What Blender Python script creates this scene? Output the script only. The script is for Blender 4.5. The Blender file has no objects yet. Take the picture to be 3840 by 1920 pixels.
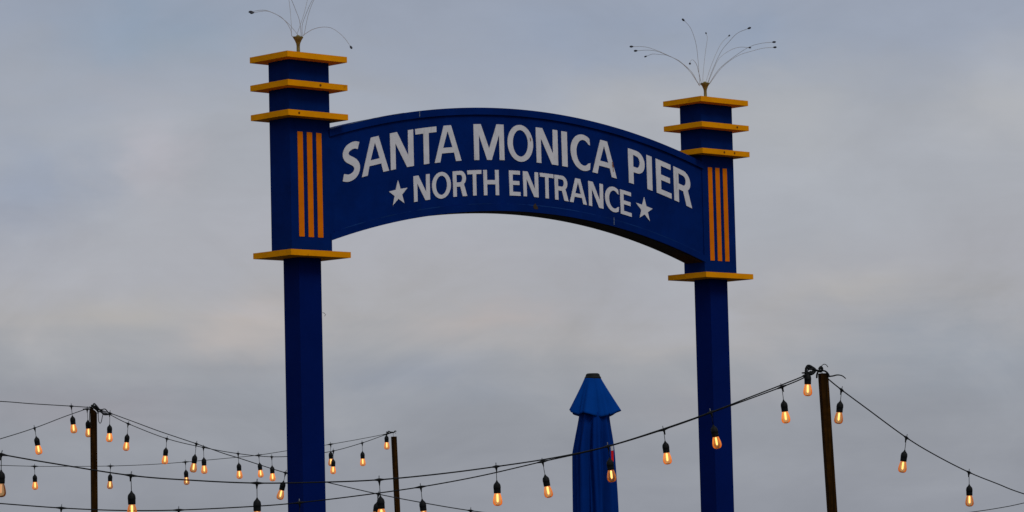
import bpy, bmesh, math, random
from mathutils import Vector, Matrix
random.seed(7)
S = bpy.context.scene
C = S.collection

# ------------------------------------------------------------------ camera
PITCH, ROLL, FPX, EYE = 0.08378, 0.02411, 12239.0, 1.6
cam = bpy.data.cameras.new('camera'); co = bpy.data.objects.new('camera', cam); C.objects.link(co)
cam.sensor_width = 36.0; cam.lens = 36.0 * FPX / 3840.0; cam.clip_start = 0.1; cam.clip_end = 6000
co.matrix_world = Matrix.Translation((0, 0, EYE)) @ Matrix.Rotation(math.pi/2 + PITCH, 4, 'X') @ Matrix.Rotation(-ROLL, 4, 'Z')
S.camera = co

# ------------------------------------------------------------------ light
SUN_EL, SUN_AZ = math.radians(47), math.radians(148)      # azimuth clockwise from +Y (behind the camera, a little to its right)
SUN_E = 1.05
sun = bpy.data.lights.new('sun', 'SUN'); so = bpy.data.objects.new('sun', sun); C.objects.link(so)
sun.energy = SUN_E; sun.angle = math.radians(20); sun.color = (1.0, 0.93, 0.85)
sd = Vector((math.sin(SUN_AZ)*math.cos(SUN_EL), math.cos(SUN_AZ)*math.cos(SUN_EL), math.sin(SUN_EL)))
so.rotation_euler = sd.to_track_quat('Z', 'Y').to_euler()
S.view_settings.view_transform = 'Standard'; S.view_settings.look = 'None'
S.view_settings.exposure = 0.0; S.view_settings.gamma = 1.0

def lin(r, g, b):
    f = lambda c: c/255/12.92 if c/255 <= 0.04045 else ((c/255+0.055)/1.055)**2.4
    return (f(r), f(g), f(b), 1)

def nn(nt, t, **kw):
    n = nt.nodes.new(t)
    for k, v in kw.items():
        if hasattr(n, k): setattr(n, k, v)
        else: n.inputs[k.replace('_', ' ')].default_value = v
    return n

def math_node(nt, op, a, b=None):
    n = nt.nodes.new('ShaderNodeMath'); n.operation = op
    for i, v in enumerate((a, b)):
        if v is None: continue
        if isinstance(v, (int, float)): n.inputs[i].default_value = v
        else: nt.links.new(v, n.inputs[i])
    return n.outputs[0]

# overcast evening sky: a thin clear-sky term behind a full deck of layered cloud
W = bpy.data.worlds.new('World'); S.world = W; W.use_nodes = True
nt = W.node_tree; nt.nodes.clear()
out = nt.nodes.new('ShaderNodeOutputWorld'); 
tc = nt.nodes.new('ShaderNodeTexCoord')
sep = nt.nodes.new('ShaderNodeSeparateXYZ'); nt.links.new(tc.outputs['Generated'], sep.inputs[0])
def cloud_noise(scale, detail, rough, loc=(0, 0, 0), warp=0.0):
    mp = nt.nodes.new('ShaderNodeMapping'); mp.inputs['Scale'].default_value = scale; mp.inputs['Location'].default_value = loc
    nt.links.new(tc.outputs['Generated'], mp.inputs[0])
    n = nn(nt, 'ShaderNodeTexNoise', Scale=1.0, Detail=detail, Roughness=rough, Distortion=warp)
    nt.links.new(mp.outputs[0], n.inputs['Vector'])
    return n.outputs['Fac']
big = cloud_noise((5.5, 5.5, 13), 3, 0.5, (3.1, 0.4, 1.7), 0.3)
mid = cloud_noise((15, 15, 30), 5, 0.55, (7.3, 2.2, 0.3), 0.7)
wx = cloud_noise((22, 22, 34), 4, 0.6, (1.3, 6.2, 4.3), 0.4)
wz = cloud_noise((19, 19, 42), 4, 0.6, (5.3, 0.2, 8.3), 0.4)
fine = cloud_noise((60, 60, 110), 4, 0.6, (2.3, 3.2, 1.3), 0.5)
streak = cloud_noise((7, 7, 150), 3, 0.5, (1.1, 5.0, 2.0), 0.2)
zz = math_node(nt, 'ADD', sep.outputs[2], math_node(nt, 'MULTIPLY', math_node(nt, 'SUBTRACT', big, 0.5), 0.085))
zz = math_node(nt, 'ADD', zz, math_node(nt, 'MULTIPLY', math_node(nt, 'SUBTRACT', mid, 0.5), 0.035))
zz = math_node(nt, 'ADD', zz, math_node(nt, 'MULTIPLY', math_node(nt, 'SUBTRACT', streak, 0.5), 0.010))
ramp = nt.nodes.new('ShaderNodeValToRGB'); nt.links.new(math_node(nt, 'ADD', math_node(nt, 'MULTIPLY', zz, 2.0), 0.1), ramp.inputs[0])
stops = [(-.05, (143, 148, 158)), (.015, (147, 151, 161)), (.035, (153, 157, 166)), (.052, (163, 165, 171)), (.063, (171, 170, 173)),
         (.078, (171, 172, 179)), (.100, (170, 173, 181)), (.125, (167, 171, 180)), (.150, (155, 163, 179)), (.22, (150, 160, 180)), (.42, (176, 184, 198))]
el = ramp.color_ramp.elements
el[0].position = stops[0][0]*2+.1; el[0].color = lin(*stops[0][1]); el[1].position = stops[-1][0]*2+.1; el[1].color = lin(*stops[-1][1])
for p, c in stops[1:-1]:
    e = el.new(p*2+.1); e.color = lin(*c)
br = math_node(nt, 'ADD', math_node(nt, 'MULTIPLY', mid, 0.30), math_node(nt, 'MULTIPLY', streak, 0.05))
br = math_node(nt, 'ADD', br, math_node(nt, 'MULTIPLY', fine, 0.07))
br = math_node(nt, 'ADD', br, 0.795)
hs = nt.nodes.new('ShaderNodeVectorMath'); hs.operation = 'SCALE'
nt.links.new(ramp.outputs[0], hs.inputs[0]); nt.links.new(br, hs.inputs['Scale'])
# individual banks and gaps of the cloud deck, by bearing and elevation
U = math_node(nt, 'ADD', sep.outputs[0], math_node(nt, 'MULTIPLY', math_node(nt, 'SUBTRACT', wx, 0.5), 0.055))
V = math_node(nt, 'ADD', sep.outputs[2], math_node(nt, 'MULTIPLY', math_node(nt, 'SUBTRACT', wz, 0.5), 0.030))
cur = hs.outputs[0]
for bu, bv, ru, rv, col in [
    (-.109, .117, .013, .011, (11, 7, 7)), (-.145, .106, .022, .017, (-11, -7, 1)), (-.083, .0625, .018, .0075, (12, 6, 1)), (-.124, .070, .018, .007, (6, 4, 0)),
    (.088, .126, .024, .020, (8, 7, 4)), (.155, .128, .018, .016, (12, 10, 6)), (.097, .0755, .024, .0065, (8, 6, 2)), (.125, .056, .038, .014, (-9, -5, 0)),
    (-.108, .154, .030, .012, (-7, -2, 1)), (-.010, .089, .040, .014, (5, 5, 6)), (-.010, .0635, .022, .0055, (8, 3, 0)), (.035, .128, .026, .013, (9, 8, 6)),
    (-.060, .098, .030, .012, (4, 4, 5)), (-.030, .048, .030, .006, (-6, -4, 0)), (-.135, .040, .030, .006, (3, 0, 0)), (.060, .038, .030, .006, (4, 2, 1)),
    (.030, .150, .03, .010, (-4, -2, 1)), (.075, .150, .022, .010, (-6, -3, 1))]:
    du = math_node(nt, 'MULTIPLY', math_node(nt, 'SUBTRACT', U, bu), 1/ru); dv = math_node(nt, 'MULTIPLY', math_node(nt, 'SUBTRACT', V, bv), 1/rv)
    r2 = math_node(nt, 'ADD', math_node(nt, 'MULTIPLY', du, du), math_node(nt, 'MULTIPLY', dv, dv))
    g = math_node(nt, 'POWER', 2.718, math_node(nt, 'MULTIPLY', r2, -1.0))
    vm = nt.nodes.new('ShaderNodeVectorMath'); vm.operation = 'SCALE'; vm.inputs[0].default_value = [c*.0052 for c in col]; nt.links.new(g, vm.inputs['Scale'])
    ad = nt.nodes.new('ShaderNodeVectorMath'); ad.operation = 'ADD'; nt.links.new(cur, ad.inputs[0]); nt.links.new(vm.outputs[0], ad.inputs[1]); cur = ad.outputs[0]
bg1 = nt.nodes.new('ShaderNodeBackground'); nt.links.new(cur, bg1.inputs[0]); bg1.inputs[1].default_value = 0.99
sky = nt.nodes.new('ShaderNodeTexSky'); sky.sky_type = 'NISHITA'; sky.sun_disc = False
sky.sun_elevation = SUN_EL; sky.sun_rotation = SUN_AZ
bg2 = nt.nodes.new('ShaderNodeBackground'); nt.links.new(sky.outputs[0], bg2.inputs[0]); bg2.inputs[1].default_value = 0.06
mx = nt.nodes.new('ShaderNodeMixShader'); mx.inputs[0].default_value = 0.05
nt.links.new(bg1.outputs[0], mx.inputs[1]); nt.links.new(bg2.outputs[0], mx.inputs[2]); nt.links.new(mx.outputs[0], out.inputs[0])

# ------------------------------------------------------------------ materials
def mat(name, col, rough=0.6, spec=0.2, metal=0.0, var=0.12, vscale=9.0, bump=0.0, bscale=60.0, stain=None, stain_amt=0.0, stain_scale=(5, 5, 5), stain_lo=0.62):
    m = bpy.data.materials.new(name); m.use_nodes = True; t = m.node_tree; t.nodes.clear()
    o = t.nodes.new('ShaderNodeOutputMaterial'); p = t.nodes.new('ShaderNodeBsdfPrincipled'); t.links.new(p.outputs[0], o.inputs[0])
    p.inputs['Roughness'].default_value = rough; p.inputs['Specular IOR Level'].default_value = spec; p.inputs['Metallic'].default_value = metal
    tc = t.nodes.new('ShaderNodeTexCoord')
    n = nn(t, 'ShaderNodeTexNoise', Scale=vscale, Detail=5.0, Roughness=0.6); t.links.new(tc.outputs['Object'], n.inputs['Vector'])
    mr = nn(t, 'ShaderNodeMapRange'); mr.inputs['To Min'].default_value = 1-var; mr.inputs['To Max'].default_value = 1+var
    mr.inputs['From Min'].default_value = 0.3; mr.inputs['From Max'].default_value = 0.7
    t.links.new(n.outputs['Fac'], mr.inputs[0])
    sc = t.nodes.new('ShaderNodeVectorMath'); sc.operation = 'SCALE'; sc.inputs[0].default_value = col[:3]; t.links.new(mr.outputs[0], sc.inputs['Scale'])
    colout = sc.outputs[0]
    if stain:
        mp = t.nodes.new('ShaderNodeMapping'); mp.inputs['Scale'].default_value = stain_scale; t.links.new(tc.outputs['Object'], mp.inputs[0])
        n2 = nn(t, 'ShaderNodeTexNoise', Scale=1.0, Detail=6.0, Roughness=0.62); t.links.new(mp.outputs[0], n2.inputs['Vector'])
        m2 = nn(t, 'ShaderNodeMapRange'); m2.inputs['From Min'].default_value = stain_lo; m2.inputs['From Max'].default_value = stain_lo+.14
        m2.inputs['To Max'].default_value = stain_amt; t.links.new(n2.outputs['Fac'], m2.inputs[0])
        mix = t.nodes.new('ShaderNodeMix'); mix.data_type = 'RGBA'; mix.inputs['B'].default_value = (*stain[:3], 1)
        t.links.new(m2.outputs[0], mix.inputs['Factor'])
        t.links.new(colout, mix.inputs[6]); mix.inputs[7].default_value = (*stain[:3], 1); colout = mix.outputs[2]
    t.links.new(colout, p.inputs['Base Color'])
    if bump:
        b = nn(t, 'ShaderNodeTexNoise', Scale=bscale, Detail=4.0); t.links.new(tc.outputs['Object'], b.inputs['Vector'])
        bn = t.nodes.new('ShaderNodeBump'); bn.inputs['Strength'].default_value = bump; bn.inputs['Distance'].default_value = 0.01
        t.links.new(b.outputs['Fac'], bn.inputs['Height']); t.links.new(bn.outputs[0], p.inputs['Normal'])
    return m

M_BLUE = mat('blue_paint', (0.0002, 0.0138, 0.106), 0.6, 0.02, var=0.16, vscale=6, bump=0.15, bscale=25, stain=(0.003, 0.022, 0.125), stain_amt=0.5, stain_scale=(14, 14, 2.2))
M_BLUE2 = mat('blue_post_paint', (0.0002, 0.0085, 0.086), 0.6, 0.02, var=0.10, vscale=4, bump=0.1, bscale=20)
M_SOFFIT = mat('shaded_underside', (0.030, 0.020, 0.014), 0.8, 0.1, var=0.3, vscale=14)  # panel's underside shade put into a brown-black colour
M_YEL = mat('yellow_paint', (0.76, 0.275, 0.0005), 0.6, 0.02, var=0.10, vscale=7, bump=0.15, bscale=40, stain=(0.16, 0.055, 0.008), stain_amt=0.75, stain_scale=(9, 9, 16), stain_lo=0.63)
M_ORG = mat('orange_paint', (0.66, 0.155, 0.0005), 0.6, 0.02, var=0.10, vscale=12)
M_WHITE = mat('weathered_white_paint', (0.60, 0.585, 0.595), 0.65, 0.1, var=0.07, vscale=18, stain=(0.30, 0.27, 0.25), stain_amt=0.5, stain_scale=(26, 26, 7), stain_lo=0.60)
M_RUST = mat('rust', (0.20, 0.075, 0.02), 0.9, 0.05, var=0.3, vscale=90)
M_BRASS = mat('weathered_brass', (0.17, 0.125, 0.03), 0.6, 0.2, metal=0.3, var=0.4, vscale=60)
M_WIRE = mat('thin_grey_rod', (0.36, 0.35, 0.34), 0.5, 0.3, var=0.1)
M_TIP = mat('dark_tip_plastic', (0.025, 0.026, 0.032), 0.5, 0.3, var=0.1)
M_RUB = mat('black_rubber_cable', (0.006, 0.0065, 0.0065), 0.6, 0.12, var=0.25, vscale=40)
M_WOOD = mat('dark_stained_wood', (0.034, 0.0135, 0.0015), 0.8, 0.03, var=0.35, vscale=30, bump=0.12, bscale=60, stain=(0.012, 0.006, 0.001), stain_amt=0.9, stain_scale=(60, 60, 2.5), stain_lo=0.45)
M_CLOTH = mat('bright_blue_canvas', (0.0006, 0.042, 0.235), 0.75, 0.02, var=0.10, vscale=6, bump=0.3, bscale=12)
M_CLOTH2 = mat('shaded_blue_canvas', (0.0005, 0.024, 0.165), 0.75, 0.02, var=0.10, vscale=6, bump=0.3, bscale=10)  # same canvas as the vent, shade on the skirt put into its colour
M_CAP = mat('black_finial_plastic', (0.010, 0.011, 0.010), 0.6, 0.1)
M_RED = mat('red_ribbon', (0.75, 0.015, 0.012), 0.6, 0.1)
M_LW = mat('white_ribbon', (0.62, 0.62, 0.62), 0.6, 0.1)
M_GREY = mat('grey_cable_tie', (0.16, 0.17, 0.18), 0.5, 0.3)
M_STEEL = mat('bright_steel', (0.5, 0.5, 0.52), 0.35, 0.5, metal=0.8)
M_DECK = mat('asphalt', (0.055, 0.054, 0.052), 0.9, 0.2, var=0.25, vscale=2.0, bump=0.4, bscale=120, stain=(0.09, 0.088, 0.085), stain_amt=0.6, stain_scale=(.4, .4, .4), stain_lo=.5)

def emis(name, col, st):
    m = bpy.data.materials.new(name); m.use_nodes = True; t = m.node_tree; t.nodes.clear()
    o = t.nodes.new('ShaderNodeOutputMaterial'); e = t.nodes.new('ShaderNodeEmission'); e.inputs[0].default_value = (*col, 1); e.inputs[1].default_value = st
    t.links.new(e.outputs[0], o.inputs[0]); return m
M_FIL = emis('glowing_filament', (1.0, 0.66, 0.28), 2.2)

def bulb_glass(name='lit_amber_glass', dim=1.0):
    m = bpy.data.materials.new(name); m.use_nodes = True; t = m.node_tree; t.nodes.clear()
    o = t.nodes.new('ShaderNodeOutputMaterial')
    tr = t.nodes.new('ShaderNodeBsdfTransparent'); tr.inputs[0].default_value = (0.95, 0.74, 0.50, 1)
    gl = t.nodes.new('ShaderNodeBsdfGlossy'); gl.inputs['Roughness'].default_value = 0.12; gl.inputs[0].default_value = (0.9, 0.75, 0.55, 1)
    tr2 = t.nodes.new('ShaderNodeBsdfTransparent'); tr2.inputs[0].default_value = (0.48, 0.33, 0.20, 1)
    lw = t.nodes.new('ShaderNodeLayerWeight'); lw.inputs[0].default_value = 0.35
    m0 = t.nodes.new('ShaderNodeMixShader'); t.links.new(lw.outputs['Facing'], m0.inputs[0]); t.links.new(tr.outputs[0], m0.inputs[1]); t.links.new(tr2.outputs[0], m0.inputs[2])
    fr = t.nodes.new('ShaderNodeFresnel'); fr.inputs[0].default_value = 1.45
    m1 = t.nodes.new('ShaderNodeMixShader'); t.links.new(fr.outputs[0], m1.inputs[0]); t.links.new(m0.outputs[0], m1.inputs[1]); t.links.new(gl.outputs[0], m1.inputs[2])
    em = t.nodes.new('ShaderNodeEmission'); em.inputs[0].default_value = (1.0, 0.34, 0.05, 1)
    # the glow inside the glass falls off towards the rounded end of the bulb
    tc = t.nodes.new('ShaderNodeTexCoord'); sp = t.nodes.new('ShaderNodeSeparateXYZ'); t.links.new(tc.outputs['Object'], sp.inputs[0])
    mr = t.nodes.new('ShaderNodeMapRange'); mr.inputs['From Min'].default_value = -0.068; mr.inputs['From Max'].default_value = -0.03
    mr.inputs['To Min'].default_value = 0.015; mr.inputs['To Max'].default_value = 0.19; t.links.new(sp.outputs[2], mr.inputs[0])
    oi = t.nodes.new('ShaderNodeObjectInfo'); rr = nn(t, 'ShaderNodeMapRange'); rr.inputs['To Min'].default_value = 0.55; rr.inputs['To Max'].default_value = 1.5
    t.links.new(oi.outputs['Random'], rr.inputs[0]); t.links.new(math_node(t, 'MULTIPLY', mr.outputs[0], rr.outputs[0]), em.inputs[1])
    mr.inputs['To Min'].default_value *= dim; mr.inputs['To Max'].default_value *= dim
    ad = t.nodes.new('ShaderNodeAddShader'); t.links.new(m1.outputs[0], ad.inputs[0]); t.links.new(em.outputs[0], ad.inputs[1])
    t.links.new(ad.outputs[0], o.inputs[0]); return m
M_BULB = bulb_glass()
M_BULB_PALE = bulb_glass('pale_amber_glass', .12)
M_FIL_DIM = emis('dim_filament', (1.0, 0.62, 0.45), .7)

# ------------------------------------------------------------------ helpers
def link(name, me, m, parent=None, smooth=False):
    o = bpy.data.objects.new(name, me); C.objects.link(o)
    if m: me.materials.append(m)
    if parent: o.parent = parent
    if smooth:
        for p in me.polygons: p.use_smooth = True
    return o
def obj(name, bm, m, parent=None, smooth=False, bevel=0.0):
    if bevel:
        es = [e for e in bm.edges if len(e.link_faces) == 2 and e.calc_face_angle(0) > 0.6]
        bmesh.ops.bevel(bm, geom=es, offset=bevel, segments=2, affect='EDGES', profile=0.6)
    bmesh.ops.recalc_face_normals(bm, faces=bm.faces)
    me = bpy.data.meshes.new(name); bm.to_mesh(me); bm.free()
    return link(name, me, m, parent, smooth)
def tag(o, label, cat, group=None, kind=None):
    if label: o['label'] = label
    if cat: o['category'] = cat
    if group: o['group'] = group
    if kind: o['kind'] = kind
    return o
def thing(name, label, cat, loc=(0, 0, 0), group=None):
    o = bpy.data.objects.new(name, None); C.objects.link(o); o.location = loc; o.empty_display_size = 0.1
    return tag(o, label, cat, group)
def box(bm, x0, x1, y0, y1, z0, z1):
    vs = [bm.verts.new((x, y, z)) for z in (z0, z1) for x, y in ((x0, y0), (x1, y0), (x1, y1), (x0, y1))]
    for f in ((0, 3, 2, 1), (4, 5, 6, 7), (0, 1, 5, 4), (1, 2, 6, 5), (2, 3, 7, 6), (3, 0, 4, 7)): bm.faces.new([vs[i] for i in f])
def lathe(bm, prof, seg=24, fn=None):
    rings = []
    for r, z in prof:
        if r <= 1e-6: rings.append([bm.verts.new((0, 0, z))])
        else: rings.append([bm.verts.new((r*math.cos(2*math.pi*i/seg), r*math.sin(2*math.pi*i/seg), z)) for i in range(seg)])
    for a, b in zip(rings, rings[1:]):
        for i in range(seg):
            j = (i+1) % seg
            if len(a) == 1 and len(b) == 1: continue
            if len(a) == 1: bm.faces.new((a[0], b[i], b[j]))
            elif len(b) == 1: bm.faces.new((a[i], b[0], a[j]))
            else: bm.faces.new((a[i], b[i], b[j], a[j]))
def catmull(pts, n=8):
    P = [Vector(p) for p in pts]; P = [P[0]*2-P[1]] + P + [P[-1]*2-P[-2]]; o = []
    for i in range(1, len(P)-2):
        a, b, c, d = P[i-1:i+3]
        for k in range(n):
            t = k/n; o.append(0.5*((2*b)+(c-a)*t+(2*a-5*b+4*c-d)*t*t+(3*b-a-3*c+d)*t**3))
    o.append(P[-2]); return o
def tube(bm, pts, r, seg=8, taper=None):
    pts = [Vector(p) for p in pts]; prev = None; up = Vector((0.13, 0.31, 0.94)).normalized()
    for i, p in enumerate(pts):
        d = (pts[min(i+1, len(pts)-1)]-pts[max(i-1, 0)])
        if d.length < 1e-9: d = Vector((0, 0, 1))
        d.normalize(); x = d.cross(up)
        if x.length < 0.05: x = d.cross(Vector((1, 0, 0)))
        x.normalize(); y = d.cross(x)
        rr = r if taper is None else r*taper(i/(len(pts)-1))
        ring = [bm.verts.new(p + x*rr*math.cos(2*math.pi*k/seg) + y*rr*math.sin(2*math.pi*k/seg)) for k in range(seg)]
        if prev:
            for k in range(seg): bm.faces.new((prev[k], prev[(k+1) % seg], ring[(k+1) % seg], ring[k]))
        else: bm.faces.new(ring[::-1])
        prev = ring
    bm.faces.new(prev)
_c, _s, _cr, _sr = math.cos(PITCH), math.sin(PITCH), math.cos(ROLL), math.sin(ROLL)
def at(x, y, Y):
    """world point at distance Y that the surveyed sight line (x, y) passes through"""
    a, b = x-1920, 960-y; u = a*_cr+b*_sr; v = -a*_sr+b*_cr
    d = Vector((u/FPX, _c-v/FPX*_s, _s+v/FPX*_c)); d *= Y/d.y
    return Vector((d.x, d.y, d.z+EYE))

def sight_x(p):
    yf = p.y*_c+(p.z-EYE)*_s; u = FPX*p.x/yf; v = FPX*(-p.y*_s+(p.z-EYE)*_c)/yf
    return 1920+u*_cr-v*_sr

# ------------------------------------------------------------------ ground
bm = bmesh.new()
vs = [bm.verts.new(p) for p in ((-2500, -60, 0), (2500, -60, 0), (2500, 5000, 0), (-2500, 5000, 0))]; bm.faces.new(vs)
tag(obj('ground', bm, M_DECK), None, None, kind='structure')

# ------------------------------------------------------------------ the arched entrance sign
A_YAW = 0.767; B = 3.6926
SX, SY, BX, BY, PX, PY, TH = 0.4805, 0.3591, 0.3225, 0.1927, 0.1777, 0.1469, 0.0359
Z = [2.93796+EYE, 2.76291+EYE, 2.5798+EYE, 1.72751+EYE]
sign = thing('entrance_sign', 'tall blue arched pier entrance sign on two square pillars with yellow ledges', 'entrance sign', (-1.28760667, 19.95850869, 0))
sign.rotation_euler = (0, 0, A_YAW)
# sign frame: x along the panel (left pillar 0, right pillar B), -y is the lettered face
def sag(x, R): return R - math.sqrt(max(R*R-(x-B/2)**2, 0))
TOPZ, BOTZ, RT, RB = 2.729+EYE, 2.062+EYE, 6.05, 5.60
ZT = lambda x: TOPZ - sag(x, RT)
ZB = lambda x: BOTZ - sag(x, RB)
def arc_slab(x0, x1, f0, f1, y0, y1, n=64):
    bm = bmesh.new(); prev = None
    for i in range(n+1):
        x = x0+(x1-x0)*i/n; q = [bm.verts.new((x, y, z)) for y, z in ((y0, f0(x)), (y1, f0(x)), (y1, f1(x)), (y0, f1(x)))]
        if prev:
            for k in range(4): bm.faces.new((prev[k], prev[(k+1) % 4], q[(k+1) % 4], q[k]))
        else: bm.faces.new(q)
        prev = q
    bm.faces.new(prev[::-1]); return bm
FY = -BY/2 + 0.006          # face of the panel, just behind the pillar faces
BKY = BY/2 - 0.012
x0, x1 = BX/2-0.01, B-BX/2+0.01
panel = obj('sign_panel', arc_slab(x0, x1, lambda x: ZB(x)+.006, ZT, FY, BKY), M_BLUE, sign)
soff = obj('soffit', arc_slab(x0, x1, ZB, lambda x: ZB(x)+.0055, FY+.012, BKY-.006), M_SOFFIT, panel)
RIM = 0.042
obj('rim', arc_slab(x0+.001, x1-.001, lambda x: ZT(x)-RIM, lambda x: ZT(x)+.003, FY-.014, FY-.0005), M_BLUE, panel)
obj('rim', arc_slab(x0+.001, x1-.001, lambda x: ZB(x)+.001, lambda x: ZB(x)+RIM+.004, FY-.010, FY-.0005), M_BLUE, panel)
M_EDGE = mat('pale_blue_rim_line', (0.010, 0.040, 0.150), 0.8, 0.03, var=0.5, vscale=7, stain=(0.0002, 0.0125, 0.118), stain_amt=1.0, stain_scale=(5, 5, 5), stain_lo=.46)  # thin, patchy line of lighter blue along the lower rim
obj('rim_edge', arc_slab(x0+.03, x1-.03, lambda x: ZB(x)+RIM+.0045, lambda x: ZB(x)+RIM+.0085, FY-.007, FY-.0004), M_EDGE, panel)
M_EDGE2 = mat('worn_top_highlight', (0.10, 0.13, 0.17), 0.8, 0.03, var=0.5, vscale=7, stain=(0.0002, 0.0105, 0.100), stain_amt=1.0, stain_scale=(9, 9, 9), stain_lo=.40)  # pale scuffs plus the top edge's highlight, put into the colour
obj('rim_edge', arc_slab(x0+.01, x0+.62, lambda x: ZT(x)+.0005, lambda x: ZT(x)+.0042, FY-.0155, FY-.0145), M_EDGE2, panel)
def plate(name, pts, y0, y1, m, parent):
    bm = bmesh.new(); a = [bm.verts.new((x, y0, z)) for x, z in pts]; b = [bm.verts.new((x, y1, z)) for x, z in pts]
    bm.faces.new(a); bm.faces.new(b[::-1])
    for i in range(len(pts)):
        j = (i+1) % len(pts); bm.faces.new((a[i], b[i], b[j], a[j]))
    return obj(name, bm, m, parent)
# worn paint on the two joints between the panel's sheets, a rust drip and a rusty patch
def wob(x, z0, z1, w, n=9):
    L = [(x-w*random.uniform(.3, 1), z0+(z1-z0)*i/n) for i in range(n+1)]; R = [(x+w*random.uniform(.3, 1), z0+(z1-z0)*i/n) for i in range(n+1)]
    return L + R[::-1]
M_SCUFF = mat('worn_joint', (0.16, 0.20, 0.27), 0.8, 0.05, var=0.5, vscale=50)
M_SEAM = mat('joint_line', (0.006, 0.028, 0.12), 0.8, 0.05, var=0.2)
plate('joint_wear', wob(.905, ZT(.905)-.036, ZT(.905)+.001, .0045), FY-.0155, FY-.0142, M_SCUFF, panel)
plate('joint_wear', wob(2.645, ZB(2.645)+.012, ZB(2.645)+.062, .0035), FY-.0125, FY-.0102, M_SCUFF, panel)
plate('joint_line', wob(.905, ZB(.905)+.05, ZT(.905)-.045, .0012), FY-.0015, FY-.0002, M_SEAM, panel)
plate('joint_line', wob(2.645, ZB(2.645)+.064, ZT(2.645)-.045, .0012), FY-.0015, FY-.0002, M_SEAM, panel)
plate('rust_patch', [(1.893, 2.103+EYE), (1.905, 2.116+EYE), (1.915, 2.124+EYE), (1.921, 2.112+EYE), (1.934, 2.100+EYE), (1.939, 2.088+EYE), (1.922, 2.083+EYE), (1.900, 2.087+EYE)], FY-.0115, FY-.0102, mat('brown_grime', (.045, .03, .02), .9, .05, var=.3), panel)

# letters, cut from flat sheet and fixed to the face; outlines in cap-height units
def ell(cx, cy, rx, ry, a0, a1, n):
    return [(cx+rx*math.cos(math.radians(a0+(a1-a0)*i/n)), cy+ry*math.sin(math.radians(a0+(a1-a0)*i/n))) for i in range(n+1)]
def stroke(pts, hw):
    P = catmull([(x, y, 0) for x, y in pts], 5); L, R = [], []
    for i, p in enumerate(P):
        d = P[min(i+1, len(P)-1)]-P[max(i-1, 0)]; d.normalize(); n = Vector((-d.y, d.x, 0)); t = i/(len(P)-1)
        h = hw*(0.97+0.07*math.sin(math.pi*t)**2)
        L.append((p.x+n.x*h, p.y+n.y*h)); R.append((p.x-n.x*h, p.y-n.y*h))
    return L+R[::-1]
def glyph(c, w, s=.215):
    t = .155
    if c == 'I': return [[(0, 0), (0, 1), (w, 1), (w, 0)]]
    if c == 'N': return [[(0, 0), (0, 1), (.25, 1), (w-.19, .30), (w-.185, 1), (w, 1), (w, 0), (w-.25, 0), (.185, .70), (.185, 0)]]
    if c == 'M': return [[(0, 0), (.008, 1), (.275, 1), (w/2, .31), (w-.275, 1), (w-.008, 1), (w, 0), (w-.19, 0), (w-.195, .70), (w/2+.09, 0), (w/2-.09, 0), (.195, .70), (.19, 0)]]
    if c == 'A': return [[(0, 0), (w/2-.135, 1), (w/2+.135, 1), (w, 0), (w-.21, 0), (w-.275, .24), (.275, .24), (.21, 0)], [(.325, .39), (w/2, .84), (w-.325, .39)]]
    if c == 'T': return [[(w/2-s/2, 0), (w/2-s/2, 1-t), (0, 1-t), (0, 1), (w, 1), (w, 1-t), (w/2+s/2, 1-t), (w/2+s/2, 0)]]
    if c == 'E': return [[(0, 0), (0, 1), (w-.01, 1), (w-.01, 1-t), (s, 1-t), (s, .59), (w-.05, .59), (w-.05, .43), (s, .43), (s, t), (w, t), (w, 0)]]
    if c == 'H': return [[(0, 0), (0, 1), (s, 1), (s, .60), (w-s, .60), (w-s, 1), (w, 1), (w, 0), (w-s, 0), (w-s, .43), (s, .43), (s, 0)]]
    if c == 'P':
        o = [(0, 0), (0, 1)] + ell(w-.32, .675, .32, .325, 90, -90, 14) + [(s, .35), (s, 0)]
        h = [(s, 1-t+.01)] + ell(w-.33, .675, .125, .165, 90, -90, 10) + [(s, .51)]
        return [o, h]
    if c == 'R':
        wb = w-.05
        o = [(0, 0), (0, 1)] + ell(wb-.30, .705, .30, .295, 90, -52, 14) + [(w, 0), (w-.24, 0), (wb-.315, .385), (s, .385), (s, 0)]
        h = [(s, 1-t+.01)] + ell(wb-.30, .70, .105, .145, 90, -90, 10) + [(s, .555)]
        return [o, h]
    if c == 'O': return [ell(w/2, .5, w/2, .52, 0, 360, 40)[:-1], ell(w/2, .5, w/2-.20, .375, 0, 360, 32)[:-1]]
    if c == 'C':
        k = w/.80; cx = .5*k
        return [[(x, y) for x, y in ell(cx, .5, .5*k, .52, 58, 302, 32)] + [(w*.985, .245)] + ell(cx+.02, .5, .5*k-.21, .37, 312, 48, 24) + [(w*.985, .755)]]
    if c == 'S':
        P = [(.585, .875), (.47, .915), (.34, .912), (.19, .855), (.125, .735), (.185, .615), (.33, .52), (.46, .425), (.525, .30), (.475, .16), (.34, .088), (.19, .082), (.035, .13)]
        return [stroke([(x*w/.64, y) for x, y in P], .098)]
def star(R, r=.40):
    return [[(R*(1 if i % 2 == 0 else r)*math.sin(math.pi*i/5), R*(1 if i % 2 == 0 else r)*math.cos(math.pi*i/5)) for i in range(10)]]
BASE_R = 5.58
def base1(x): return 2.3945+EYE-sag(x, BASE_R)
def base2(x): return 2.1655+EYE-sag(x, BASE_R)
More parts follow.
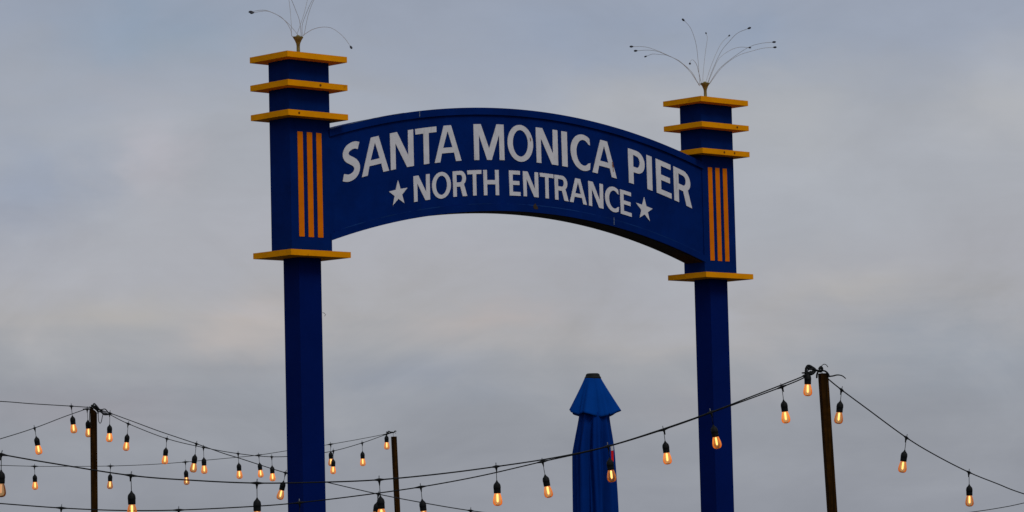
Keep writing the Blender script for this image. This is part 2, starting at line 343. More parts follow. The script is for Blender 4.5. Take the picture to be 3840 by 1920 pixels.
def sheet(name, polys, x, H, basef, parent, shear=True):
    cu = bpy.data.curves.new(name, 'CURVE'); cu.dimensions = '2D'; cu.fill_mode = 'BOTH'; cu.extrude = 0.0018; cu.bevel_depth = 0.0
    for P in polys:
        D = []
        for i, a in enumerate(P):                    # extra points so that bars can follow the arch
            b = P[(i+1) % len(P)]; n = max(1, int(abs(b[0]-a[0])*H/0.03))
            D += [(a[0]+(b[0]-a[0])*k/n, a[1]+(b[1]-a[1])*k/n) for k in range(n)]
        sp = cu.splines.new('POLY'); sp.points.add(len(D)-1); sp.use_cyclic_u = True
        for k, (px, py) in enumerate(D):
            X = x+px*H; sp.points[k].co = (X, py*H + (basef(X) if shear else basef(x)), 0, 1)
    t = bpy.data.objects.new(name, cu); C.objects.link(t)
    me = bpy.data.meshes.new_from_object(t.evaluated_get(bpy.context.evaluated_depsgraph_get()))
    bpy.data.objects.remove(t); bpy.data.curves.remove(cu)
    me.transform(Matrix.Rotation(math.pi/2, 4, 'X')); me.transform(Matrix.Translation((0, FY-.0022, 0)))
    me.name = name; me.materials.clear()
    return link(name, me, M_WHITE, parent)
bpy.context.view_layer.update()
row1 = [('S', .259, .408), ('A', .418, .646), ('N', .661, .857), ('T', .875, 1.057), ('A', 1.036, 1.270), ('M', 1.382, 1.652), ('O', 1.683, 1.914), ('N', 1.943, 2.141),
        ('I', 2.178, 2.229), ('C', 2.260, 2.446), ('A', 2.460, 2.691), ('P', 2.807, 2.964), ('I', 2.985, 3.035), ('E', 3.075, 3.221), ('R', 3.248, 3.423)]
row2 = [('N', .852, .990), ('O', 1.009, 1.172), ('R', 1.191, 1.313), ('T', 1.318, 1.442), ('H', 1.460, 1.596), ('E', 1.690, 1.789), ('N', 1.816, 1.953), ('T', 1.969, 2.094),
        ('R', 2.104, 2.229), ('A', 2.240, 2.400), ('N', 2.419, 2.556), ('C', 2.574, 2.706), ('E', 2.720, 2.825)]
for rows, H, bf in ((row1, .2325, base1), (row2, .1640, base2)):
    for ch, a, b in rows: sheet('letter', glyph(ch, (b-a)/H, .200 if H > .2 else .190), a, H, bf, panel)
for cx, cz in ((.720, 2.127), (2.951, 2.140)):
    sheet('star', star(1.0), cx, .0835, lambda x, z=cz: z+EYE-.004 + (base2(x)-base2(.72 if cx < 1 else 2.951)), panel)
def PZ(x, z): return (x, z+EYE)
plate('rust_drip', [PZ(2.648, 2.440), PZ(2.660, 2.437), PZ(2.657, 2.425), PZ(2.664, 2.414), PZ(2.659, 2.398), PZ(2.661, 2.376), PZ(2.655, 2.372), PZ(2.655, 2.398), PZ(2.648, 2.416), PZ(2.652, 2.427)], FY-.0052, FY-.0042, M_RUST, panel)
plate('paint_chip', [PZ(1.885, 2.556), PZ(1.892, 2.549), PZ(1.896, 2.536), PZ(1.890, 2.528), PZ(1.887, 2.540)], FY-.0052, FY-.0042, M_RUST, panel)

# the two pillars
M_BOLT = mat('rusty_bolt', (0.16, 0.05, 0.004), 0.8, 0.05, var=.2)
rods = {
 0: [([(550, 325), (470, 230), (370, 150), (270, 105), (200, 98), (112, 112)], .10),
     ([(500, 345), (490, 290), (450, 220), (400, 168), (330, 130), (250, 106), (128, 122)], -.14),
     ([(625, 330), (700, 285), (790, 262), (880, 270), (960, 320), (1020, 380), (1068, 450)], -.2),
     ([(500, 345), (495, 230), (485, 100), (466, -40), (425, -170), (390, -205)], .2),
     ([(590, 330), (575, 200), (535, 90), (498, 0), (440, -110), (380, -150)], -.15),
     ([(555, 320), (590, 220), (625, 110), (652, 0), (700, -120), (770, -190)], .15),
     ([(600, 340), (602, 240), (640, 130), (700, 0), (790, -110), (880, -150)], -.1),
     ([(620, 330), (650, 180), (680, 80), (714, 0), (770, -90), (850, -170)], .05)],
 1: [([(825, 820), (760, 700), (650, 600), (530, 535), (400, 480), (300, 452), (185, 450)], -.1),
     ([(822, 810), (740, 690), (640, 590), (520, 535), (420, 495), (330, 484), (225, 490)], .15),
     ([(820, 800), (745, 695), (640, 596), (530, 538), (450, 527), (380, 522), (318, 543)], .25),
     ([(850, 800), (825, 700), (803, 620), (768, 578), (745, 590), (740, 612)], -.35),
     ([(835, 800), (820, 600), (800, 430), (760, 300), (720, 235), (682, 198)], -.1),
     ([(865, 795), (870, 680), (890, 500), (908, 370), (897, 325)], .2),
     ([(895, 790), (940, 650), (1000, 500), (1050, 410), (1115, 348)], .3),
     ([(915, 790), (960, 670), (1040, 500), (1120, 400), (1200, 320), (1304, 275)], -.15),
     ([(915, 800), (1000, 600), (1060, 530), (1150, 475), (1230, 455), (1312, 460)], .25),
     ([(925, 810), (1020, 670), (1150, 560), (1300, 460), (1420, 420), (1542, 407)], -.1),
     ([(925, 815), (1050, 650), (1200, 540), (1350, 490), (1450, 465), (1552, 457)], .15)]}
inv = (Matrix.Translation(sign.location) @ Matrix.Rotation(A_YAW, 4, 'Z')).inverted()
for k in (0, 1):
    cx = k*B
    bm = bmesh.new(); box(bm, cx-BX/2, cx+BX/2, -BY/2, BY/2, Z[3]-.002, Z[0]-.004)
    pil = obj('pillar', bm, M_BLUE, sign, bevel=.004)
    bm = bmesh.new(); box(bm, cx-PX/2, cx+PX/2, -PY/2, PY/2, 0, Z[3]-TH+.004); obj('post', bm, M_BLUE2, pil, bevel=.004)
    for zt in Z:
        bm = bmesh.new(); box(bm, cx-SX/2, cx+SX/2, -SY/2, SY/2, zt-TH, zt); obj('ledge', bm, M_YEL, pil, bevel=.0025)
    bm = bmesh.new(); box(bm, cx-.15, cx+.15, -.15, .15, 0.004, .02); obj('base_plate', bm, M_BLUE2, pil, bevel=.003)
    for j, dx in enumerate((-.0815, -.0065, .0690)):
        dx += .0 if k == 0 else -.0005
        bm = bmesh.new(); box(bm, cx+dx-.0208, cx+dx+.0208, -BY/2-.0025, -BY/2+.002, 1.816+EYE, 2.461+EYE); obj('stripe', bm, M_ORG, pil, bevel=.0012)
    for zi, lx in (((1, .020), (2, -.155)) if k == 0 else ((2, .085), (2, -.020), (1, .12))):
        bm = bmesh.new(); lathe(bm, [(0, -.003), (.0075, -.003), (.0075, .001), (0, .002)], 12)
        bmesh.ops.rotate(bm, verts=bm.verts, cent=(0, 0, 0), matrix=Matrix.Rotation(math.pi/2, 3, 'X'))
        bmesh.ops.translate(bm, verts=bm.verts, vec=(cx+lx, -SY/2-.001, Z[zi]-TH*.5)); obj('bolt_head', bm, M_BOLT, pil)
    if k == 0:
        bm = bmesh.new(); tube(bm, [inv @ at(x, y, 20.03) for x, y in ((1209, 1172), (1216, 1174), (1221, 1180), (1217, 1186))], .0014, 6); obj('loose_wire', bm, M_TIP, pil)
    # fountain finial
    bm = bmesh.new(); zt = Z[0]
    lathe(bm, [(0, zt-.001), (.020, zt-.001), (.020, zt+.004), (.0115, zt+.006), (.0105, zt+.070), (.0125, zt+.084), (.021, zt+.105), (.032, zt+.122), (.032, zt+.127), (.014, zt+.129), (.009, zt+.137), (0, zt+.138)], 20)
    bmesh.ops.translate(bm, verts=bm.verts, vec=(cx, 0, 0))
    fin = obj('finial', bm, M_BRASS, sign, smooth=True)
    cw = (Matrix.Translation(sign.location) @ Matrix.Rotation(A_YAW, 4, 'Z')) @ Vector((cx, 0, 0)); Y0 = cw.y
    ox = 900 if k == 0 else 2300
    for path, dz in rods[k]:
        n = len(path)-1
        P = [at(ox+x/2.576, y/2.576, Y0+dz*(i/n)**1.2) for i, (x, y) in enumerate(path)]
        P = [inv @ p for p in P]
        # root every rod in the cup of its finial
        root = Vector((cx, 0, zt+.118)); P = [root+(P[0]-root)*.75] + P
        Q = catmull(P, 8)
        bm = bmesh.new(); tube(bm, Q, .00145, 6); rod = obj('fibre_rod', bm, M_WIRE, fin, smooth=True)
        d = (Q[-1]-Q[-3]).normalized(); big = 1.0 if dz < .2 else .75
        bm = bmesh.new(); a = Q[-1]-d*.006
        tube(bm, [a+d*t for t in (0, .006, .014, .022, .027)], .0078*big, 8, lambda t: (.35, .75, 1, .8, .25)[int(round(t*4))])
        # tip joined into the rod's own mesh, so the rod stays one part
        bmesh.ops.recalc_face_normals(bm, faces=bm.faces)
        bm.from_mesh(rod.data); m2 = rod.data; nt_ = len(bm.faces)
        bm.to_mesh(m2); bm.free(); m2.materials.append(M_TIP)
        ntip = 4*8+2
        for i, p in enumerate(m2.polygons):
            p.use_smooth = True
            if i < ntip: p.material_index = 1

# ------------------------------------------------------------------ wooden posts that carry the light strings
def wood_post(x1, y1, x2, Y, w, rot, label):
    top = at(x1, y1, Y); low = at(x2, 1920, Y); d = (low-top); d /= -d.z; base = top + d*top.z
    t = thing('wooden_post', label, 'post', (base.x, base.y, 0), 'wooden posts holding up the light strings')
    bm = bmesh.new(); n = 14
    box(bm, -w/2, w/2, -w/2, w/2, 0, 1)
    bmesh.ops.rotate(bm, verts=bm.verts, cent=(0, 0, 0), matrix=Matrix.Rotation(rot, 3, 'Z'))
    for v in bm.verts:
        if v.co.z > .5: v.co = Vector((v.co.x+(top-base).x, v.co.y, top.z))
    obj('timber', bm, M_WOOD, t, bevel=.003)
    bm = bmesh.new(); lathe(bm, [(0, .004), (.19, .004), (.19, .05), (.16, .07), (.05, .075), (.05, .11), (0, .11)], 20)
    obj('base', bm, M_CAP, t, smooth=False)
    return t, top
p1, T1 = wood_post(350.5, 1528, 354, 25.0, .046, .32, 'dark brown wooden post left of both blue pillars, cable tangle at its top')
p2, T2 = wood_post(1477, 1637, 1490.5, 30.0, .043, .38, 'slim short brown post just right of the left blue pillar, leaning slightly')
p3, T3 = wood_post(3086.5, 1400, 3121, 18.4, .047, .25, 'thickest brown post, leaning, right of the right blue pillar')

def post_hook(parent, top, s=1.0):
    o = top - parent.location; bm = bmesh.new()
    pts = [o+Vector(p)*s for p in ((-.004, 0, -.03), (-.004, 0, .012), (-.008, 0, .022), (-.004, 0, .034), (.006, 0, .041), (.016, 0, .038), (.024, 0, .027))]
    tube(bm, catmull(pts, 5), .0016*s, 6); obj('hook', bm, M_RUB, parent, smooth=True)
post_hook(p3, T3 + Vector((-.001, 0, 0)), 1.25); post_hook(p2, T2, .9); post_hook(p1, T1, .8)

# ------------------------------------------------------------------ the light string cables
cables = {}
def cable(key, label, pts, r=.0031):
    P = [at(*p) for p in pts]; Q = catmull(P, 10)
    bm = bmesh.new(); tube(bm, Q, r, 8)
    o = obj('light_cable', bm, M_RUB, None, smooth=True); tag(o, label, 'cable', 'black cables of the string lights'); cables[key] = Q
E1 = (345, 1527, 25.0)
cable('w1', 'nearly level black cable from the left wooden post to the left picture edge', [(-260, 1493, 22.6), (0, 1505, 23.6), (120, 1514, 24.1), (267.5, 1523, 24.5), (340, 1528, 24.95)])
cable('w2', 'black cable dropping steeply from the left wooden post to the left edge', [(-260, 1722, 21.0), (0, 1646, 22.6), (129.6, 1605, 23.4), (240, 1563, 24.3), (325, 1533, 24.93)])
cable('la', 'straight black cable slanting from the left wooden post down behind the left blue pillar', [(360, 1532, 24.97), (412, 1549, 24.8), (500, 1581, 24.5), (600, 1618, 24.2), (736.5, 1664, 23.8), (835, 1699, 23.4), (900, 1719, 23.2), (1071, 1773, 22.7), (1219, 1807, 22.2), (1419, 1853, 21.6), (1590, 1886, 21.0), (1765, 1915, 20.6), (2000, 1945, 20.0)])
cable('lb', 'sagging black cable from the left wooden post to the slim middle post', [(362, 1534, 25.03), (412, 1555, 25.2), (481, 1589, 25.4), (626, 1645, 25.9), (763, 1678, 26.5), (893, 1701, 27.1), (1019, 1713, 27.7), (1138, 1707, 28.3), (1250, 1691, 28.9), (1358, 1661, 29.4), (1440, 1632, 29.85), (1474, 1622, 29.96)])
cable('lc', 'thin far cable crossing behind the left post up to the slim middle post', [(-260, 1737, 27.2), (0, 1745, 27.7), (129.6, 1748.5, 27.9), (250, 1749, 28.0), (414, 1747.5, 28.2), (560, 1742, 28.4), (695, 1732.5, 28.6), (887, 1715, 29.0), (970, 1706.6, 29.1), (1071, 1691, 29.3), (1239.6, 1666, 29.6), (1400, 1637, 29.9), (1476, 1621, 30.03)], .0026)
cable('ld', 'thick near cable sagging across both pillars, upper of the pair under the sign', [(-260, 1652, 15.9), (5, 1704, 16.05), (200, 1738, 16.1), (491, 1783, 16.2), (720, 1801, 16.25), (963.5, 1811.5, 16.3), (1216, 1808, 16.45), (1422, 1799, 16.6), (1650, 1777, 16.95), (1860.6, 1749.7, 17.3), (2080, 1716, 17.6), (2280, 1673, 17.85), (2488, 1608, 18.0), (2665.5, 1546, 18.12), (2800, 1494, 18.2), (2932, 1443, 18.28), (3011, 1411, 18.33), (3040, 1392, 18.36)], .0036)
cable('le', 'near cable sagging lowest along the bottom edge, rising to the thick right post', [(-260, 1868, 18.6), (0, 1888, 18.6), (230, 1905, 18.6), (450, 1914, 18.6), (670, 1912.6, 18.6), (950, 1899, 18.6), (1123, 1885, 18.6), (1350, 1858, 18.6), (1577.5, 1826, 18.6), (1800, 1785, 18.6), (2034.5, 1731, 18.6), (2260, 1680, 18.6), (2488.5, 1611, 18.55), (2700, 1536, 18.5), (2932, 1451, 18.45), (3014, 1417, 18.4), (3048, 1396, 18.38)], .0036)
cable('lf', 'black cable dropping from the thick right post to the right picture edge', [(3092, 1406, 18.42), (3108, 1423, 18.45), (3156, 1462, 18.6), (3249, 1531, 18.85), (3399, 1641, 19.2), (3510, 1708, 19.5), (3633.7, 1771, 19.8), (3740, 1814, 20.1), (3840, 1852, 20.4), (4100, 1930, 21.1)], .0036)
cable('lg', 'short length of thin cable in the bottom right corner', [(3450, 1948, 25.4), (3640, 1921, 25.2), (3740, 1906, 25.1), (3840, 1886, 25), (4100, 1822, 24.6)])

# ------------------------------------------------------------------ the hanging lamps: one of each part, then copies
L_SOCK, L_BULB = .0600, .0680
def make_lamp():
    root = thing('hanging_lamp', 'x', 'lamp')
    bm = bmesh.new()   # moulded tap: two tapered wings along the cable, a neck downwards
    for s in (-1, 1): tube(bm, [(s*x, 0, 0) for x in (0, .010, .022, .034)], 0.0086, 8, lambda t: (1, .82, .58, .42)[int(round(t*3))])
    tube(bm, [(0, 0, z) for z in (.004, -.008, -.018, -.030)], .0080, 8, lambda t: (1, .9, .55, .30)[int(round(t*3))])
    con = obj('connector', bm, M_RUB, root, smooth=True)
    bm = bmesh.new(); tube(bm, [(0, 0, 0), (0, 0, .009), (.0008, 0, .017), (.0012, 0, .022)], .0030, 8, lambda t: (1, .8, 1, .6)[int(round(t*3))]); tie = obj('cable_tie', bm, M_GREY, con, smooth=True)
    bm = bmesh.new(); tube(bm, [(0, 0, 0), (0, 0, -.33), (0, 0, -.66), (0, 0, -1)], .0019, 8); stem = obj('stem', bm, M_RUB, root, smooth=True)
    bm = bmesh.new(); lathe(bm, [(0, .008), (.0035, .007), (.0055, .001), (.0105, -.005), (.0170, -.0125), (.0192, -.020), (.0200, -.030), (.0200, -.034), (.0192, -.035), (.0190, -.050), (.0187, -L_SOCK), (.0165, -L_SOCK-.001), (0, -L_SOCK-.001)], 24)
    sock = obj('socket', bm, M_RUB, root, smooth=True)
    bm = bmesh.new(); lathe(bm, [(.0150, .002), (.0160, -.003), (.0188, -.010), (.0216, -.021), (.0240, -.032), (.0253, -.042), (.0250, -.050), (.0230, -.057), (.0186, -.0628), (.0115, -.0667), (0, -L_BULB)], 28)
    bulb = obj('bulb', bm, M_BULB, root, smooth=True)
    bm = bmesh.new(); lathe(bm, [(0, -.003), (.0036, -.004), (.0054, -.009), (.0054, -.041), (.0036, -.047), (0, -.048)], 12)
    fil = obj('filament', bm, M_FIL, bulb, smooth=True)
    return root
proto = make_lamp()
used = [False]
def place_lamp(key, tx, ty, bx, by, Y, label):
    # the tap sits on its own cable: find where the sight line meets it
    a = at(tx, ty, Y); run = Vector((1, 0, 0))
    if key in cables:
        Q = cables[key]; sx = [sight_x(p) for p in Q]
        i = next((k for k in range(len(Q)-1) if sx[k] <= tx <= sx[k+1]), len(Q)-2)
        f = (tx-sx[i])/(sx[i+1]-sx[i]); d = Q[i+1]-Q[i]; a = Q[i]+d*f; run = d.normalized()
    b = at(bx, by, a.y); v = b-a; L = v.length
    if used[0]:
        r = proto.copy(); C.objects.link(r)
        for ch in proto.children:
            c = ch.copy(); C.objects.link(c); c.parent = r
            for g in ch.children:
                e = g.copy(); C.objects.link(e); e.parent = c
    else: r = proto; used[0] = True
    r.location = a; tilt = math.atan2(v.x, -v.z); r.rotation_euler = (0, -tilt, random.uniform(-.3, .3)*0)
    r['label'] = label; r['category'] = 'lamp'; r['group'] = 'amber bulbs hanging from the light strings'
    stem_len = max(.004, L-L_SOCK-L_BULB-.0)
    for c in r.children:
        n = c.name.split('.')[0]
        if n == 'stem': c.location = (0, 0, 0); c.scale = (1, 1, stem_len)
        elif n == 'socket': c.location = (0, 0, -stem_len); c.rotation_euler = (0, 0, random.uniform(0, 6))
        elif n == 'bulb': c.location = (0, 0, -stem_len-L_SOCK); c.rotation_euler = (0, 0, random.uniform(0, 6))
        elif n == 'connector':     # the wings lie along the cable
            ax = Matrix.Rotation(tilt, 3, 'Y') @ run; ay = Vector((0, 0, 1)).cross(ax).normalized(); az_ = ax.cross(ay)
            c.rotation_euler = Matrix((ax, ay, az_)).transposed().to_euler()
    return r
lamps = [
 ('w1', 267.5, 1523, 278, 1625, 'lit bulb on the nearly level cable, first bulb well left of the left wooden post'),
 ('w2', 129.6, 1605, 148, 1705, 'tilted lit bulb on the steep cable at the far left, below the level cable'),
 ('behind', 327, 1534, 333, 1640, 'lit bulb half hidden behind the left edge of the left wooden post'),
 ('la', 412, 1550, 410, 1658, 'lit bulb just right of the left wooden post, beside the looped cable'),
 ('lb', 481, 1589, 472, 1691, 'second lit bulb to the right of the left wooden post, on the upper double cable'),
 ('lb', 626, 1645, 617, 1741, 'third lit bulb right of the left wooden post, alone midway down the double cable'),
 ('la', 736.5, 1664, 723.5, 1772, 'left bulb of the close pair where the two slanting cables meet'),
 ('lb', 763, 1678, 766.5, 1777, 'right bulb of the close pair where the two slanting cables meet'),
 ('lb', 893, 1701, 899, 1796, 'lit bulb alone where the slanting cables part again, right of the close pair'),
 ('lc', 970, 1706.6, 979, 1791, 'smaller left bulb of the two side by side just left of the left blue pillar'),
 ('lb', 1019, 1713, 1022.7, 1805, 'bulb left of the left blue pillar whose socket the slanting cable crosses'),
 ('la', 1071, 1773, 1048, 1874, 'larger tilted bulb hanging low against the left edge of the left blue pillar'),
 ('lc', 129.6, 1748.5, 132, 1837, 'small far bulb at lower left, between the thick cable and the bottom cable'),
 ('lc', 414, 1747.5, 412, 1834, 'small far bulb right of the left wooden post, its stem crossed by the thick cable'),
 ('lc', 695, 1732.5, 700.5, 1818.5, 'small far bulb whose glass overlaps the thick near cable, under the close pair'),
 ('lc', 1239.6, 1666, 1241.5, 1748, 'upper bulb of the overlapping pair at the right edge of the left blue pillar'),
 ('lb', 1250, 1691, 1249, 1778, 'lower bulb of the overlapping pair at the right edge of the left blue pillar'),
 ('lb', 1358, 1661, 1361, 1748, 'lit bulb midway between the left blue pillar and the slim middle post'),
 ('lb', 1449, 1629, 1451, 1686, 'bulb hanging stemless right beside the top of the slim middle post'),
 ('ld', 5, 1704, 3, 1865, 'large pale bulb cut off by the left edge of the picture'),
 ('ld', 491, 1783, 496, 1943, 'large near bulb cut off by the bottom edge, right of the left wooden post'),
 ('ld', 963.5, 1811.5, 965, 1968, 'large near socket at the bottom edge left of the left blue pillar, bulb cut off'),
 ('ld', 1422, 1799, 1433, 1958, 'large near lamp at the bottom edge just left of the slim middle post'),
 ('la', 1419, 1853, 1403, 1958, 'small socket half hidden by the large lamp left of the slim middle post'),
 ('le', 1577.5, 1826, 1593, 1960, 'near lamp cut off at the bottom edge, right of the slim middle post'),
 ('ld', 1860.6, 1749.7, 1867, 1897.7, 'large pale lit bulb hanging straight, between the slim middle post and the umbrella'),
 ('le', 2034.5, 1731, 2060, 1867, 'tilted lit bulb just left of the folded blue umbrella'),
 ('ld', 2280, 1673, 2296, 1808.6, 'lit bulb in front of the right side of the folded blue umbrella'),
 ('le', 2488.5, 1611, 2505, 1742, 'lit bulb between the folded umbrella and the right blue pillar'),
 ('ld', 2665.5, 1546, 2692, 1683, 'lit bulb hanging in front of the right blue pillar'),
 ('le', 2932, 1451, 2949, 1588, 'lit bulb between the right blue pillar and the thick right post'),
 ('ldx', 3029, 1398, 3029, 1483, 'bulb hanging stemless from the cable end beside the top of the thick right post'),
 ('lf', 3156, 1463, 3143, 1590, 'tilted lit bulb directly right of the thick right post'),
 ('lf', 3399, 1641, 3382, 1773, 'lit bulb midway down the cable right of the thick post'),
 ('lf', 3633.7, 1771, 3636, 1900, 'lowest lit bulb on the cable at the far right, near the corner'),
]
for key, tx, ty, bx, by, lab in lamps:
    L_ = place_lamp(key, tx, ty, bx, by, 25.10 if key == 'behind' else 18.35, lab)
    if 'pale bulb cut off' in lab:
        for c in L_.children:
            if c.name.startswith('bulb'):
                c.material_slots[0].link = 'OBJECT'; c.material_slots[0].material = M_BULB_PALE
                for g in c.children: g.material_slots[0].link = 'OBJECT'; g.material_slots[0].material = M_FIL_DIM
# unlit-looking tap fittings whose lamps hang below the frame on the bottom cable
for key, tx, lab in (('le', 230, 'lamp fitting on the bottom cable left of the left wooden post, bulb below the frame'),
                ('le', 670, 'lamp fitting on the bottom cable midway between left wooden post and left blue pillar'),
                ('le', 1123, 'dark lamp fitting on the bottom cable in front of the left blue pillar'),
                ('la', 1765, 'small lamp fitting at the bottom edge where the slanting cable leaves the picture')):
    ty = {230: 1905, 670: 1912.6, 1123: 1885, 1765: 1915}[tx]
    place_lamp(key, tx, ty, tx+3, ty+(138 if key == 'le' else 110), 18.6, lab)

# ------------------------------------------------------------------ cable tangles at the post tops
def px_tube(bm, pts, Y, r, k=6, **kw): tube(bm, catmull([at(x, y, Y+dy) for x, y, dy in pts], k), r, 8, **kw)
Z2 = lambda x, y: (200+x/5.367, 1480+y/5.367)
bm = bmesh.new()
def zz(*pts): return [(*Z2(x, y), d) for x, y, d in pts]
px_tube(bm, zz((720, 250, 0), (760, 250, .0), (800, 205, .01), (830, 190, .02), (880, 235, .0), (930, 300, -.03), (1000, 370, -.02), (1080, 390, 0), (1190, 388, 0)), 24.93, .0052)
px_tube(bm, zz((740, 270, 0), (800, 240, .0), (860, 250, .01), (920, 290, .02), (970, 300, .0), (1040, 290, -.03), (1090, 340, -.02), (1130, 395, 0)), 24.90, .0040)
px_tube(bm, zz((790, 290, 0), (830, 230, .0), (880, 260, .01), (900, 330, .02), (960, 350, .0), (1020, 400, -.03), (1100, 400, -.02), (1140, 400, 0)), 24.88, .0055)
px_tube(bm, zz((760, 215, 0), (820, 230, .0), (870, 290, .01), (900, 370, .02), (885, 330, .0), (840, 260, -.03)), 24.91, .0060)
px_tube(bm, zz((905, 360, 0), (905, 450, .0), (915, 540, .01), (940, 575, .02), (965, 545, .0), (985, 450, -.01), (1005, 370, 0)), 24.90, .0028)
px_tube(bm, zz((735, 300, 0), (730, 400, .0), (726, 500, .0), (718, 560, .0)), 24.93, .0030)
tg = obj('cable_tangle', bm, M_RUB, None, smooth=True); tag(tg, 'tangled loop of black cable and clips wrapped round the top of the left wooden post', 'cable tangle')
bm = bmesh.new(); px_tube(bm, zz((805, 290, 0), (850, 325, 0), (888, 372, 0)), 24.85, .0038); obj('cable_clip', bm, M_STEEL, tg, smooth=True)
Z3 = lambda x, y: (2850+x/3.48, 1330+y/3.48)
def z3(*pts): return [(*Z3(x, y), d) for x, y, d in pts]
bm = bmesh.new()
px_tube(bm, z3((560, 285, 0), (600, 255, 0), (600, 190, .01), (628, 145, .02), (680, 165, 0), (720, 200, 0), (690, 245, -.02), (640, 255, -.01), (610, 225, 0)), 18.36, .0075)
px_tube(bm, z3((610, 160, 0), (660, 190, 0), (700, 180, .01), (735, 205, 0), (790, 210, 0)), 18.34, .0062)
px_tube(bm, z3((640, 250, 0), (680, 225, 0), (700, 205, .01), (660, 170, 0), (625, 200, 0)), 18.39, .0070)
t3 = obj('cable_tangle', bm, M_RUB, None, smooth=True); tag(t3, 'bulky black cable knot left of the top of the thick right post', 'cable tangle')
bm = bmesh.new()
px_tube(bm, z3((740, 300, 0), (745, 250, -.03), (770, 205, -.03), (800, 165, -.02), (815, 205, 0), (850, 215, 0), (885, 245, .01), (905, 285, 0)), 18.37, .0050)
px_tube(bm, z3((770, 190, 0), (795, 160, 0), (812, 190, 0), (790, 220, 0), (765, 210, 0)), 18.35, .0070)
px_tube(bm, z3((895, 285, 0), (950, 278, 0), (1010, 265, .02), (1070, 275, .03), (1120, 312, .03)), 18.38, .0040, taper=lambda t: 1.15-.4*t)
t4 = obj('cable_end', bm, M_RUB, None, smooth=True); tag(t4, 'loose black cable tail curling right from the top of the thick right post', 'cable end')
Z4 = lambda x, y: (1380+x/10.73, 1580+y/10.73)
def z4(*pts): return [(*Z4(x, y), d) for x, y, d in pts]
bm = bmesh.new()
px_tube(bm, z4((600, 550, 0), (700, 530, 0), (780, 480, 0), (830, 400, .0), (900, 430, 0), (1040, 440, 0)), 29.92, .0055)
px_tube(bm, z4((730, 430, 0), (800, 440, 0), (850, 480, .01), (900, 460, 0), (1030, 450, 0), (1090, 390, 0), (1140, 410, 0)), 29.90, .0052)
t5 = obj('cable_tangle', bm, M_RUB, None, smooth=True); tag(t5, 'small black cable knot at the top of the slim middle post', 'cable tangle')

# ------------------------------------------------------------------ folded umbrella
UY = 21.0
c = at(2228, 1700, UY); UPX = UY/FPX
umb = thing('folded_umbrella', 'closed bright blue patio umbrella with a black cap, standing left of the right pillar', 'umbrella', (c.x, c.y, 0))
def zat(y): return at(2228, y, UY).z
ztop, zhem, zneck = zat(1421), zat(1537), zat(1558)
def cloth(fr, zs, seg=160):
    bm = bmesh.new(); rings = []
    for t, z in zs:
        ring = []
        for i in range(seg):
            a = 2*math.pi*i/seg; r, dx, dz = fr(a, t); ring.append(bm.verts.new((r*math.cos(a)+dx, r*math.sin(a), z+dz)))
        rings.append(ring)
    for A, B_ in zip(rings, rings[1:]):
        for i in range(seg): bm.faces.new((A[i], A[(i+1) % seg], B_[(i+1) % seg], B_[i]))
    return bm
def sm(a, b, t):
    t = max(0, min(1, (t-a)/(b-a))); return t*t*(3-2*t)
def lerp_tab(tab, t):
    for (a, u), (b, v) in zip(tab, tab[1:]):
        if t <= b: return u+(v-u)*(t-a)/(b-a)
    return tab[-1][1]
# vent flap: four ribbed corners flaring out, sagging between them
def vent(a, t):
    corner = 0
    for deg, k in ((-6, 1.0), (-122, .62), (183, 1.0), (75, .8)):
        d = (a-math.radians(deg)+math.pi) % (2*math.pi)-math.pi; corner = max(corner, k*math.exp(-(abs(d)/.62)**1.55))
    r0 = .052
    R = r0 + (.098-r0)*t**.9 + corner*.064*t**1.1
    R += .009*t*math.sin(7*a+1.9) + .004*t*math.sin(16*a+2)
    dx = .003 + (.006*t if math.cos(a) > 0 else 0)
    dz = -.058*t**2.2*(1-corner) - (.012*t if abs(a-2*math.pi) < .6 or a < .6 else 0)
    return R, dx, dz
n = 22
hz = [(i/n, ztop+.006-(ztop+.006-zhem-.004)*(i/n)**.96) for i in range(n+1)]
vb = cloth(vent, hz); 
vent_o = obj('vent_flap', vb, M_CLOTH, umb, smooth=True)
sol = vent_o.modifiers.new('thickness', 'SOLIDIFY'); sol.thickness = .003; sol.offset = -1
zb0 = .78
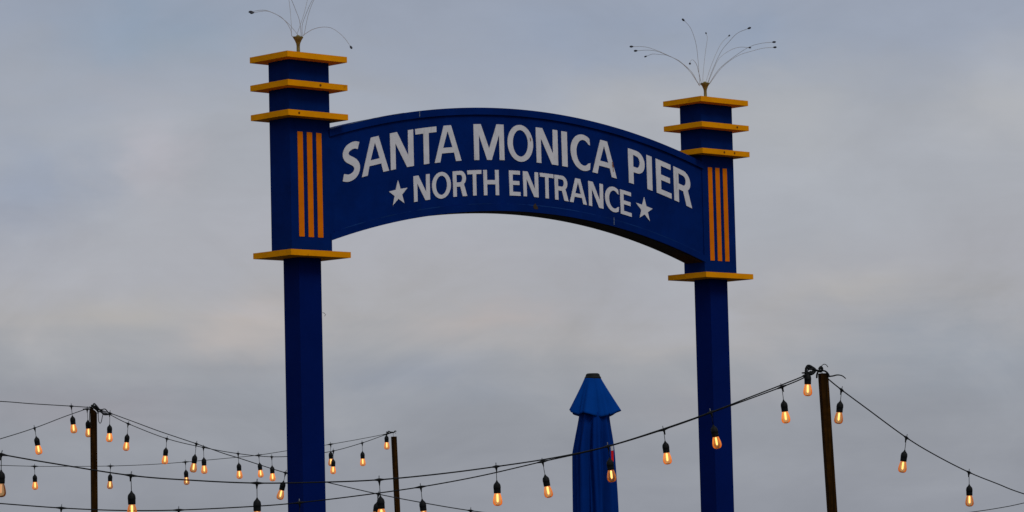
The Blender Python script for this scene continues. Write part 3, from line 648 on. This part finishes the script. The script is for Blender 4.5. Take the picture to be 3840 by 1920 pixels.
def body(a, t):
    z = (zhem+.07) + (zb0-(zhem+.07))*t
    d = (zneck-z)                                  # metres below the neck
    R = lerp_tab([(-9, .062), (-.07, .075), (0, .094), (.12, .108), (.24, .119), (.5, .122), (.9, .125), (2, .11)], d)
    amp = .35+.65*sm(0, .25, d)
    f = .018*math.sin(8*a+.9+.5*math.sin(2.2*z)) + .011*math.sin(13*a+2.1-z*1.7) + .0035*math.sin(23*a+z*3)
    f -= .028*max(0, math.cos(5*(a+1.75)+.35*math.sin(3*z)))**10
    dx = lerp_tab([(-9, 0), (0, .006), (.24, -.006), (.5, -.003), (2, 0)], d)
    return R+f*amp, dx, 0
bz = [(i/90, (zhem+.07)+(zb0-(zhem+.07))*i/90) for i in range(91)]
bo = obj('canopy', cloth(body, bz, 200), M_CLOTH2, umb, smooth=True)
bm = bmesh.new(); lathe(bm, [(0, ztop+.036), (.034, ztop+.036), (.043, ztop+.031), (.0475, ztop+.017), (.0535, ztop+.009), (.0535, ztop-.002), (.047, ztop-.004), (0, ztop-.004)], 28)
bmesh.ops.translate(bm, verts=bm.verts, vec=(.004, 0, 0)); obj('cap', bm, M_CAP, umb, smooth=False)
bm = bmesh.new(); lathe(bm, [(0, .02), (.024, .02), (.024, zb0+.6), (0, zb0+.6)], 18); obj('pole', bm, M_CAP, umb, smooth=True)
bm = bmesh.new(); lathe(bm, [(0, .004), (.30, .004), (.30, .05), (.26, .075), (.05, .09), (.05, .25), (.03, .26), (0, .26)], 36); obj('base', bm, M_CAP, umb)
def ribbon(name, y0, y1, m):
    a, b = at(2287.5, y0, UY), at(2288.5, y1, UY); bm = bmesh.new()
    ox, oz = (a-umb.location).x, 0
    box(bm, -.0135, .0135, -.070, -.060, zat_r(y1), zat_r(y0)); bmesh.ops.translate(bm, verts=bm.verts, vec=(ox+.006, 0, 0))
    return obj(name, bm, m, umb, bevel=.001)
def zat_r(y): return at(2287, y, UY).z
ribbon('ribbon', 1668, 1691, M_LW)['label'] = 'white upper end of the ribbon'
ribbon('ribbon', 1691.5, 1732, M_RED)['label'] = 'red lower length of the ribbon'
